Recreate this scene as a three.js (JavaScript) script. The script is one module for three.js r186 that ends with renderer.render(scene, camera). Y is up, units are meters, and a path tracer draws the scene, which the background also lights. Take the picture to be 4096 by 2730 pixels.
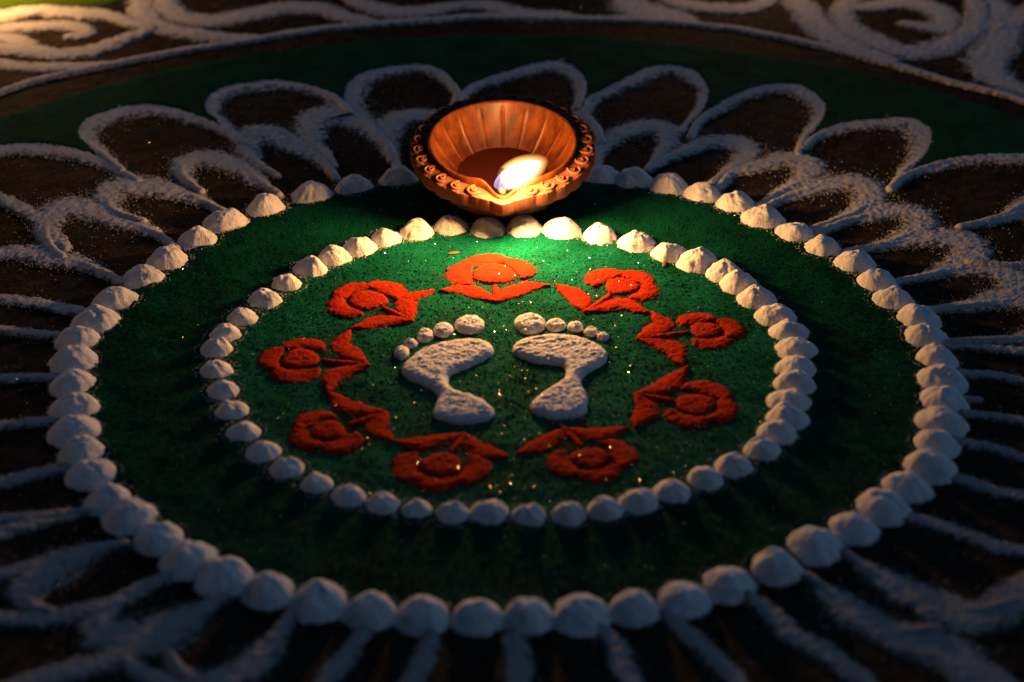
import * as THREE from 'three';
import { mergeGeometries } from 'three/addons/utils/BufferGeometryUtils.js';
import { ImprovedNoise } from 'three/addons/math/ImprovedNoise.js';

// ---------------------------------------------------------------- camera, sky, exposure
const scene = new THREE.Scene();
const camera = new THREE.PerspectiveCamera(18, 1.5, 0.02, 50);
camera.position.set(0.00136, 0.40, 0.6816);
camera.rotation.set(THREE.MathUtils.degToRad(-29.88), 0, 0);
camera.focus = 0.855;
camera.userData.fStop = 8.5;
camera.updateMatrixWorld();
const renderer = new THREE.WebGLRenderer({ antialias: true });
renderer.toneMapping = THREE.LinearToneMapping;
renderer.toneMappingExposure = 1;
renderer.shadowMap.enabled = true;
// night-blue sky, last light low on the right
const SKY = { base: [0.004, 0.008, 0.016], glow: [0.080, 0.148, 0.262], dir: new THREE.Vector3(0.78, 0.55, -0.30).normalize(), power: 4 };
{
  const w = 128, h = 64, a = new Float32Array(w * h * 4), d = new THREE.Vector3();
  for (let y = 0; y < h; y++) for (let x = 0; x < w; x++) {
    const lat = ((y + 0.5) / h - 0.5) * Math.PI, lon = ((x + 0.5) / w - 0.5) * 2 * Math.PI;
    d.set(Math.cos(lat) * Math.cos(lon), Math.sin(lat), Math.cos(lat) * Math.sin(lon));
    const g = Math.pow(Math.max(0, 0.5 + 0.5 * d.dot(SKY.dir)), SKY.power), k = d.y < 0 ? 0.25 : 1;
    for (let c = 0; c < 3; c++) a[(y * w + x) * 4 + c] = (SKY.base[c] + SKY.glow[c] * g) * k;
    a[(y * w + x) * 4 + 3] = 1;
  }
  const t = new THREE.DataTexture(a, w, h, THREE.RGBAFormat, THREE.FloatType);
  t.mapping = THREE.EquirectangularReflectionMapping; t.magFilter = t.minFilter = THREE.LinearFilter; t.needsUpdate = true;
  scene.background = t; scene.environment = t;
}
const FLAME_COLOR = new THREE.Color().setRGB(1.0, 0.47, 0.145), FLAME_CANDELA = 0.092;

// ---------------------------------------------------------------- helpers
const CM = 0.01;
function mulberry(s) { return () => { s |= 0; s = s + 0x6D2B79F5 | 0; let t = Math.imul(s ^ s >>> 15, 1 | s); t = t + Math.imul(t ^ t >>> 7, 61 | t) ^ t; return ((t ^ t >>> 14) >>> 0) / 4294967296; }; }
{ const r = mulberry(7); const keep = Math.random; Math.random = r; var noiser = new ImprovedNoise(); Math.random = keep; }
const rnd = mulberry(20);
const N = (x, y, z = 0.37) => noiser.noise(x, y, z);
const fbm = (x, y, z = 0.37, o = 3) => { let s = 0, a = 1, f = 1; for (let i = 0; i < o; i++) { s += a * N(x * f, y * f, z + i * 5.1); a *= 0.5; f *= 2.07; } return s; };
const clamp = (x, a = 0, b = 1) => Math.min(b, Math.max(a, x));
const smooth = (a, b, x) => { const t = clamp((x - a) / (b - a)); return t * t * (3 - 2 * t); };
const mix = (a, b, t) => a + (b - a) * t;
const used = {};
function numbered(name) { const k = used[name] = (used[name] ?? -1) + 1; return k ? name + '_' + String(k).padStart(3, '0') : name; }
function tag(o, label, category, group, kind) {
  if (label) o.userData.label = label;
  if (category) o.userData.category = category;
  if (group) o.userData.group = group;
  if (kind) o.userData.kind = kind;
  return o;
}
function add(name, geometry, material, parent = scene) {
  const m = new THREE.Mesh(geometry, material);
  m.name = parent === scene ? numbered(name) : name;
  m.castShadow = m.receiveShadow = true;
  parent.add(m);
  return m;
}
function thing(name, label, category, group, x = 0, z = 0) {
  const g = new THREE.Group(); g.name = numbered(name); g.position.set(x * CM, 0, z * CM); scene.add(g);
  return tag(g, label, category, group);
}
// mesh from centimetre vertices; uv in units of 2 cm
function build(pos, idx, col, ox = 0, oz = 0) {
  const g = new THREE.BufferGeometry(), n = pos.length / 3, p = new Float32Array(pos.length), uv = new Float32Array(n * 2);
  for (let i = 0; i < n; i++) {
    p[i * 3] = (pos[i * 3] - ox) * CM; p[i * 3 + 1] = pos[i * 3 + 1] * CM; p[i * 3 + 2] = (pos[i * 3 + 2] - oz) * CM;
    uv[i * 2] = pos[i * 3] / 2; uv[i * 2 + 1] = pos[i * 3 + 2] / 2;
  }
  g.setAttribute('position', new THREE.BufferAttribute(p, 3));
  g.setAttribute('uv', new THREE.BufferAttribute(uv, 2));
  if (col) g.setAttribute('color', new THREE.BufferAttribute(new Float32Array(col), 3));
  g.setIndex(idx);
  g.computeVertexNormals();
  return g;
}
// a heap of powder on a grid: at(x, z) gives [height cm, r, g, b]; cells wholly under the surface it lies on are left out
function heap(x0, x1, z0, z1, cell, at, ox = 0, oz = 0) {
  const nx = Math.ceil((x1 - x0) / cell) + 1, nz = Math.ceil((z1 - z0) / cell) + 1, H = new Float32Array(nx * nz), C = [];
  for (let j = 0; j < nz; j++) for (let i = 0; i < nx; i++) { const v = at(x0 + i * cell, z0 + j * cell); H[j * nx + i] = v[0]; C.push(v); }
  const map = new Int32Array(nx * nz).fill(-1), pos = [], col = [], idx = [];
  const v = (k) => {
    if (map[k] < 0) { map[k] = pos.length / 3; const i = k % nx, j = (k - i) / nx; pos.push(x0 + i * cell, H[k], z0 + j * cell); col.push(C[k][1], C[k][2], C[k][3]); }
    return map[k];
  };
  for (let j = 0; j + 1 < nz; j++) for (let i = 0; i + 1 < nx; i++) {
    const a = j * nx + i, b = a + 1, c = a + nx, d = c + 1;
    if (Math.max(H[a], H[b], H[c], H[d]) < -0.04) continue;
    idx.push(v(a), v(c), v(b), v(b), v(c), v(d));
  }
  return build(pos, idx, col, ox, oz);
}
// smooth curve through [x, z, x, z, ...], sampled about every `step` cm
function curve(flat, step = 0.1, closed = false) {
  const pts = []; for (let i = 0; i < flat.length; i += 2) pts.push(new THREE.Vector3(flat[i], 0, flat[i + 1]));
  const c = new THREE.CatmullRomCurve3(pts, closed, 'centripetal'), n = Math.max(6, Math.ceil(c.getLength() / step));
  return c.getSpacedPoints(n);
}
const bounds = (pts, m) => { let a = 1e9, b = -1e9, c = 1e9, d = -1e9; for (const p of pts) { a = Math.min(a, p.x); b = Math.max(b, p.x); c = Math.min(c, p.z); d = Math.max(d, p.z); } return [a - m, b + m, c - m, d + m]; };
// a line of powder poured along a curve: half widths at the ends and the middle, crest height, base height
function pour(flat, w0, w1, high, base, color, o = {}) {
  const pts = curve(flat, o.step ?? 0.12), n = pts.length - 1, wm = Math.max(w0, w1), seed = o.seed ?? 0, rag = o.rag ?? 1;
  const [a, b, c, d] = bounds(pts, wm * 1.5 + 0.1), ox = o.ox ?? 0, oz = o.oz ?? 0;
  const tone = color(seed);
  return heap(a, b, c, d, o.cell ?? 0.065, (x, z) => {
    let best = 1e9, at = 0;
    for (let i = 0; i <= n; i++) { const q = (pts[i].x - x) ** 2 + (pts[i].z - z) ** 2; if (q < best) { best = q; at = i; } }
    const dist = Math.sqrt(best);
    if (dist > wm * 1.5) return [-0.2, 0, 0, 0];
    const t = at / n, s = Math.pow(Math.sin(Math.PI * clamp(t, 0.001, 0.999)), o.sharp ?? 1.4), w0n = mix(w0, w1, s);
    const w = w0n * (1 + rag * (0.22 * N(x * 1.3, z * 1.3, seed) + 0.26 * N(x * 4, z * 4, seed + 3) + 0.16 * N(x * 9, z * 9, seed + 7)));
    let u = dist / w; const flat0 = high * Math.min(1, Math.pow(0.3 / w0n, o.flat ?? 1.5));
    let h = u < 1 ? flat0 * Math.pow(1 - u * u, o.edge ?? 0.8) : -(u - 1) * 0.6 - 0.02;
    if (o.ridge) {   // a thin sifted sheet with a poured ridge along the petal's sides
      const e = dist / (o.ridge * (1 + 0.25 * N(x * 2.5, z * 2.5, seed + 31))), rh = high * (1 - 0.85 * s);
      h = Math.max(u < 1 ? 0.075 * Math.pow(1 - u * u, 0.5) : h, e < 1 ? rh * Math.pow(1 - e * e, 0.9) : -0.2);
      u = e < 0.8 && s < 0.75 ? Math.min(u, 0.3) : u;
    }
    if (u < 1.05) h += (0.05 * N(x * 3.1, z * 3.1, seed + 11) + 0.055 * N(x * 7.3, z * 7.3, seed + 13) + 0.03 * N(x * 13, z * 13, seed + 14)) * Math.min(1, 3 * (1.05 - u)) * Math.min(1, high * 4) * rag * (o.ridge ? 0.7 : 1);
    return [h < -0.01 ? h : base + h, ...tone(x, z, u)];
  }, ox, oz);
}
// a filled heap inside a closed outline
function fillHeap(flat, high, bevel, base, color, o = {}) {
  const pts = curve(flat, 0.06, true), [a, b, c, d] = bounds(pts, 0.2), n = pts.length, tone = color(o.seed ?? 0), seed = o.seed ?? 0;
  return heap(a, b, c, d, o.cell ?? 0.05, (x, z) => {
    let best = 1e9, inside = false;
    for (let i = 0, j = n - 1; i < n; j = i++) {
      const p = pts[i], q = pts[j]; best = Math.min(best, (p.x - x) ** 2 + (p.z - z) ** 2);
      if ((p.z > z) !== (q.z > z) && x < (q.x - p.x) * (z - p.z) / (q.z - p.z) + p.x) inside = !inside;
    }
    const e = (inside ? 1 : -1) * Math.sqrt(best) + 0.05 * N(x * 4, z * 4, seed) + 0.035 * N(x * 10, z * 10, seed + 1);
    if (e <= 0) return [e * 0.8 - 0.02, ...tone(x, z, 1)];
    const k = clamp(e / bevel), lump = o.lump ?? 1;
    let h = high * Math.sqrt(1 - (1 - k) * (1 - k));
    h += k * lump * (0.05 * N(x * 2.0 + 0.6 * N(x, z), z * 3.4, seed + 4) + 0.065 * N(x * 5.4, z * 7.5, seed + 5) + 0.055 * N(x * 12, z * 12, seed + 6)) + (o.sag ? o.sag(x, z) * k : 0);
    return [base + h, ...tone(x, z, 1 - k)];
  }, o.ox ?? 0, o.oz ?? 0);
}

// ---------------------------------------------------------------- materials
function noiseTexture(size, fn, color) {
  const a = new Uint8Array(size * size * 4);
  for (let y = 0; y < size; y++) for (let x = 0; x < size; x++) { const v = fn(x / size, y / size, x, y); for (let c = 0; c < 3; c++) a[(y * size + x) * 4 + c] = clamp(Array.isArray(v) ? v[c] : v) * 255; a[(y * size + x) * 4 + 3] = 255; }
  const t = new THREE.DataTexture(a, size, size, THREE.RGBAFormat);
  t.wrapS = t.wrapT = THREE.RepeatWrapping; t.magFilter = THREE.LinearFilter; t.minFilter = THREE.LinearMipmapLinearFilter; t.generateMipmaps = true;
  if (color) t.colorSpace = THREE.SRGBColorSpace;
  t.needsUpdate = true;
  return t;
}
// seamless noise: two shifted fields cross-faded at the borders
const seamless = (f) => (u, v) => {
  const a = f(u, v), b = f(u - 1, v), c = f(u, v - 1), d = f(u - 1, v - 1), p = smooth(0.7, 1, u), q = smooth(0.7, 1, v);
  return mix(mix(a, b, p), mix(c, d, p), q);
};
const grainBump = noiseTexture(512, seamless((u, v) => 0.5 + 0.30 * N(u * 28, v * 28, 1.3) + 0.30 * N(u * 61, v * 61, 4.1) + 0.22 * N(u * 120, v * 120, 8.2)));
const earthBump = noiseTexture(512, seamless((u, v) => 0.5 + 0.32 * fbm(u * 9, v * 9, 2.2, 3) + 0.22 * N(u * 50, v * 50, 5.5)));
const powderMat = (name, bump = 0.0005) => { const m = new THREE.MeshPhysicalMaterial({ name, vertexColors: true, roughness: 1, specularIntensity: 0.06, bumpMap: grainBump, bumpScale: bump }); m.side = THREE.DoubleSide; return m; };
const whitePowder = powderMat('white powder'), redPowder = powderMat('red powder'), greenPowder = powderMat('green powder', 0.0006);
const earthMat = new THREE.MeshPhysicalMaterial({ name: 'packed earth', vertexColors: true, roughness: 0.95, specularIntensity: 0.15, bumpMap: earthBump, bumpScale: 0.0016 });
const whiteTone = (seed) => (x, z, u) => {   // painted darker toward the near side, for the light that fades there
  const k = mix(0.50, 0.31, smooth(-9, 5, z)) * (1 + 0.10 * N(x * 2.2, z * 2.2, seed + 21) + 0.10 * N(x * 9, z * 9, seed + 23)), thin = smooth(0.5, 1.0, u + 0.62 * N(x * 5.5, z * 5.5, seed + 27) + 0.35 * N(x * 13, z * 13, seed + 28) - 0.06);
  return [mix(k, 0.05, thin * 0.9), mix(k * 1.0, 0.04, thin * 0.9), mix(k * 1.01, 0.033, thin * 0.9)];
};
const heapTone = (seed) => (x, z, u) => { const k = 0.72 * (1 + 0.08 * N(x * 2.2, z * 2.2, seed + 21) + 0.13 * N(x * 8, z * 8, seed + 23)); return [k, k * 0.995, k * 0.985]; };
const redTone = (seed) => (x, z, u) => { const k = 1 + 0.18 * N(x * 3, z * 3, seed + 2) + 0.30 * N(x * 11, z * 11, seed + 3), g = smooth(0.7, 1.1, u + 0.6 * N(x * 7, z * 7, seed) + 0.3 * N(x * 15, z * 15, seed)); return [mix(0.40 * k, 0.03, g), mix(0.026 * k, 0.024, g), mix(0.006 * k, 0.01, g)]; };
const greenTone = (x, z) => { const k = Math.max(0.25, 1 + 0.42 * fbm(x * 0.55, z * 0.55, 3.3) + 0.30 * N(x * 6, z * 6, 6) + 0.26 * N(x * 13, z * 13, 7)), y = smooth(0.5, 0.8, N(x * 9.3, z * 9.3, 9)); const fieldGain = Math.hypot(x, z) < 10.36 ? 1.45 : 0.78;   // the inner field is a brighter green, the bands beyond it darker
  return [(0.0014 * k + 0.02 * y) * fieldGain, (0.060 * k + 0.01 * y) * fieldGain, 0.030 * k * fieldGain]; };

// measured plan of the drawing, centimetres from the centre of the rings
const INNER = [-2.35,-10.58,-0.83,-10.38,0.64,-10.38,2.15,-10.27,3.69,-9.68,5.15,-9.11,6.41,-8.16,7.49,-7.35,8.46,-6.54,8.97,-5.54,9.53,-4.38,10.13,-3.05,10.52,-1.85,10.6,-0.56,10.44,0.83,10.27,1.93,9.95,3.12,9.77,4.28,9.3,5.19,8.69,6.3,7.63,7.3,6.59,8.09,5.45,8.82,4.3,9.41,3.2,9.88,1.96,10.13,0.68,10.21,-0.6,10.01,-1.8,10.08,-2.97,9.88,-4.13,9.56,-5.27,9.1,-6.37,8.38,-7.44,7.46,-8.34,6.43,-9.15,5.13,-9.73,3.76,-10.2,2.35,-10.6,0.92,-10.78,-0.56,-10.58,-1.72,-10.06,-2.95,-9.37,-4.31,-8.62,-5.61,-7.84,-6.91,-6.97,-7.86,-5.98,-8.73,-4.97,-9.53,-3.76,-10.07];
const OUTER = [3.99,-15.44,5.32,-15.09,6.77,-14.5,8.14,-13.74,9.48,-12.7,10.43,-11.37,11.64,-10.11,12.59,-8.77,13.7,-7.46,14.39,-5.89,14.76,-4.42,15.48,-2.98,15.54,-1.56,15.67,0.05,15.59,1.6,15.4,3,15.04,4.45,14.68,5.86,14.23,7.22,13.23,8.43,12.24,9.68,11.12,10.83,9.78,11.79,8.4,12.97,6.82,13.87,5.37,14.65,3.85,15.09,2.24,15.38,0.62,15.49,-0.92,15.49,-2.58,15.44,-4.2,15.27,-5.8,14.76,-7.39,14.2,-8.86,13.52,-10.04,12.55,-11.17,11.41,-12.29,10.18,-13.16,9.2,-13.97,7.64,-14.52,6.35,-14.98,4.97,-15.29,3.47,-15.61,1.81,-15.86,0.2,-16.02,-1.39,-15.57,-2.81,-15.08,-4.48,-14.31,-6.29,-13.54,-7.75,-12.55,-9.53,-11.63,-11.17,-10.11,-12.5,-8.29,-13.74,-6.55,-14.45,-4.7,-15.22];
const SOLE_LEFT = [-1.2,-1.22,-0.76,-0.99,-0.54,-0.52,-0.56,-0.16,-0.91,0.3,-1.36,0.76,-1.82,1.1,-2.1,1.47,-2.15,1.85,-2.02,2.22,-1.71,2.55,-1.33,2.73,-0.87,3.09,-0.61,3.45,-0.46,3.95,-0.6,4.27,-1.01,4.48,-1.67,4.58,-2.11,4.51,-2.57,4.23,-2.65,3.88,-2.59,3.38,-2.5,2.87,-2.7,2.4,-3.05,2.03,-3.53,1.62,-3.85,1.17,-3.89,0.76,-3.73,0.38,-3.48,-0.05,-3.15,-0.52,-2.57,-0.91,-1.79,-1.19];
const SOLE_RIGHT = [0.14,-0.59,0.3,-0.99,0.77,-1.34,1.45,-1.54,2.16,-1.54,2.78,-1.3,3.24,-0.91,3.54,-0.52,3.64,-0.01,3.55,0.45,3.26,0.83,2.82,1.29,2.66,1.7,2.68,2.22,2.82,2.73,2.81,3.49,2.71,3.95,2.33,4.23,1.66,4.3,1.14,4.13,0.85,3.88,0.76,3.49,0.93,3.02,1.31,2.44,1.78,1.92,2.05,1.47,1.99,0.8,1.72,0.57,1.11,0.49,0.64,0.26,0.33,-0.01,0.14,-0.28];
const TOES_LEFT = [-1.46,-2.33,0.58,0.69,-2.43,-1.98,0.4,0.51,-3.11,-1.57,0.32,0.45,-3.62,-0.93,0.29,0.33,-3.92,-0.29,0.3,0.42];
const TOES_RIGHT = [0.8,-2.45,0.6,0.73,1.78,-2.31,0.4,0.46,2.51,-2.19,0.32,0.36,3.1,-1.83,0.28,0.33,3.52,-1.47,0.25,0.29];
const FLOWERS = [
  ['top', [-0.47,-4.16,-0.57,-6.46,-2.16,-6.46,0.45,-7.04,-1.01,-7.71,-1.74,-5.2,-2.67,-5.03,0.7,-5.45,1.58,-5.49]],
  ['upper right', [2.91,-3.37,4.42,-5.45,3.61,-6.31,5.07,-6.24,5.31,-4.96,2.48,-4.96,1.82,-5.56,4.36,-4.09,5.35,-3.3]],
  ['right', [4.79,-1.31,7.41,-1.99,7.05,-2.83,8.42,-2.16,7.61,-1.01,5.84,-2.49,5.47,-3.33,6.13,-0.59,6.34,0.61]],
  ['lower right', [4.51,2.65,6.63,3.33,7.19,2.2,6.22,4.35,7.65,3.8,5.76,1.96,6.52,0.76,4.89,3.68,4.4,4.8]],
  ['bottom right', [1.94,4.94,2.8,6.82,4.01,6.39,1.76,7.2,3.02,7.58,1.08,5.95,0.31,6.58,3.19,5.31,4.16,4.89]],
  ['bottom left', [-1.52,5.28,-2.25,7.23,-3.48,7.39,-1.06,7.52,-2.5,8.26,-3.17,5.89,-3.99,5.76,-0.93,6.31,0.01,6.77]],
  ['lower left', [-4.28,3.88,-6.21,5.08,-6.88,4.26,-6.97,5.59,-5.62,5.98,-5.77,3.39,-6.42,2.5,-4.54,4.97,-3.99,5.76]],
  ['left', [-5.1,0.58,-7.63,0.14,-7.54,-0.98,-8.57,0.1,-7.7,1.5,-6.25,-0.98,-5.94,-1.89,-6.31,1.35,-6.43,2.5]],
  ['upper left', [-3.65,-2.66,-5.43,-4.33,-4.53,-5.31,-6.17,-5.1,-6.41,-3.64,-3.9,-4.4,-2.9,-5.1,-4.93,-2.69,-5.91,-2.06]],
];
const SCRAPS = [[-2.20, -8.21, 0.5, 0.3, 'small brown husk scrap in the shadow before the lamp'], [2.56, 4.38, 0.45, 0.6, 'small orange brown scrap below the right heel'], [6.17, -7.28, 0.5, 1.4, 'brown husk scrap leaning on an inner mound at upper right'], [1.85, 4.75, 0.4, 2, 'pale brown scrap at the tip of the bottom right flower']];
// ---------------------------------------------------------------- ground and green fields
{
  const n = 420, pos = [], col = [], idx = [], f = (i) => { const u = i / n * 2 - 1; return 48 * u + 352 * Math.pow(Math.abs(u), 6) * Math.sign(u); };
  for (let j = 0; j <= n; j++) for (let i = 0; i <= n; i++) {
    const x = f(i), z = f(j) - 8, k = Math.max(0.3, 1 + 0.5 * fbm(x * 0.35, z * 0.35, 1.7) + 0.9 * N(x * 2.4, z * 2.4, 4.4) + 1.0 * N(x * 4.3, z * 4.3, 8.4));
    pos.push(x, 0.025 * fbm(x * 0.8, z * 0.8, 0.9) + 0.03 * N(x * 2.1, z * 2.1, 3.9) - 0.02, z);
    col.push(0.024 * k, 0.0155 * k, 0.0105 * k);
    if (i < n && j < n) { const a = j * (n + 1) + i; idx.push(a, a + n + 1, a + 1, a + 1, a + n + 1, a + n + 2); }
  }
  add('ground', build(pos, idx, col), earthMat).userData.kind = 'structure';
}
const greenTop = (x, z) => 0.11 + 0.05 * fbm(x * 0.8, z * 0.8, 5.2, 3) + 0.022 * N(x * 5, z * 5, 7.7) + 0.018 * N(x * 10, z * 10, 8.7);
function polarField(r0, r1, dr, keep) {
  const pos = [], col = [], idx = [], nr = Math.ceil((r1 - r0) / dr), nt = Math.ceil(2 * Math.PI * r1 / dr / 1.15), on = [];
  for (let j = 0; j <= nr; j++) for (let i = 0; i < nt; i++) {
    const r = Math.max(0.001, r0 + (r1 - r0) * j / nr), t = i / nt * 2 * Math.PI, x = r * Math.sin(t), z = r * Math.cos(t), k = keep(x, z, r);
    pos.push(x, k > 0 ? greenTop(x, z) * smooth(0, 0.6, k) + 0.02 : -0.08, z); col.push(...greenTone(x, z)); on.push(k > -0.25);
  }
  for (let j = 0; j < nr; j++) for (let i = 0; i < nt; i++) {
    const a = j * nt + i, b = j * nt + (i + 1) % nt, c = a + nt, d = b + nt;
    if (on[a] || on[b] || on[c] || on[d]) idx.push(a, c, b, b, c, d);
  }
  return build(pos, idx, col);
}
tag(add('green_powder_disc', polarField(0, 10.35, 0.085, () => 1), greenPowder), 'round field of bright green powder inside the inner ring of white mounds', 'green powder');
tag(add('green_powder_band', polarField(10.352, 15.8, 0.11, (x, z, r) => 15.75 - r + 0.1 * N(x, z)), greenPowder), 'dark green powder band between the two rings of white mounds', 'green powder');

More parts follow.
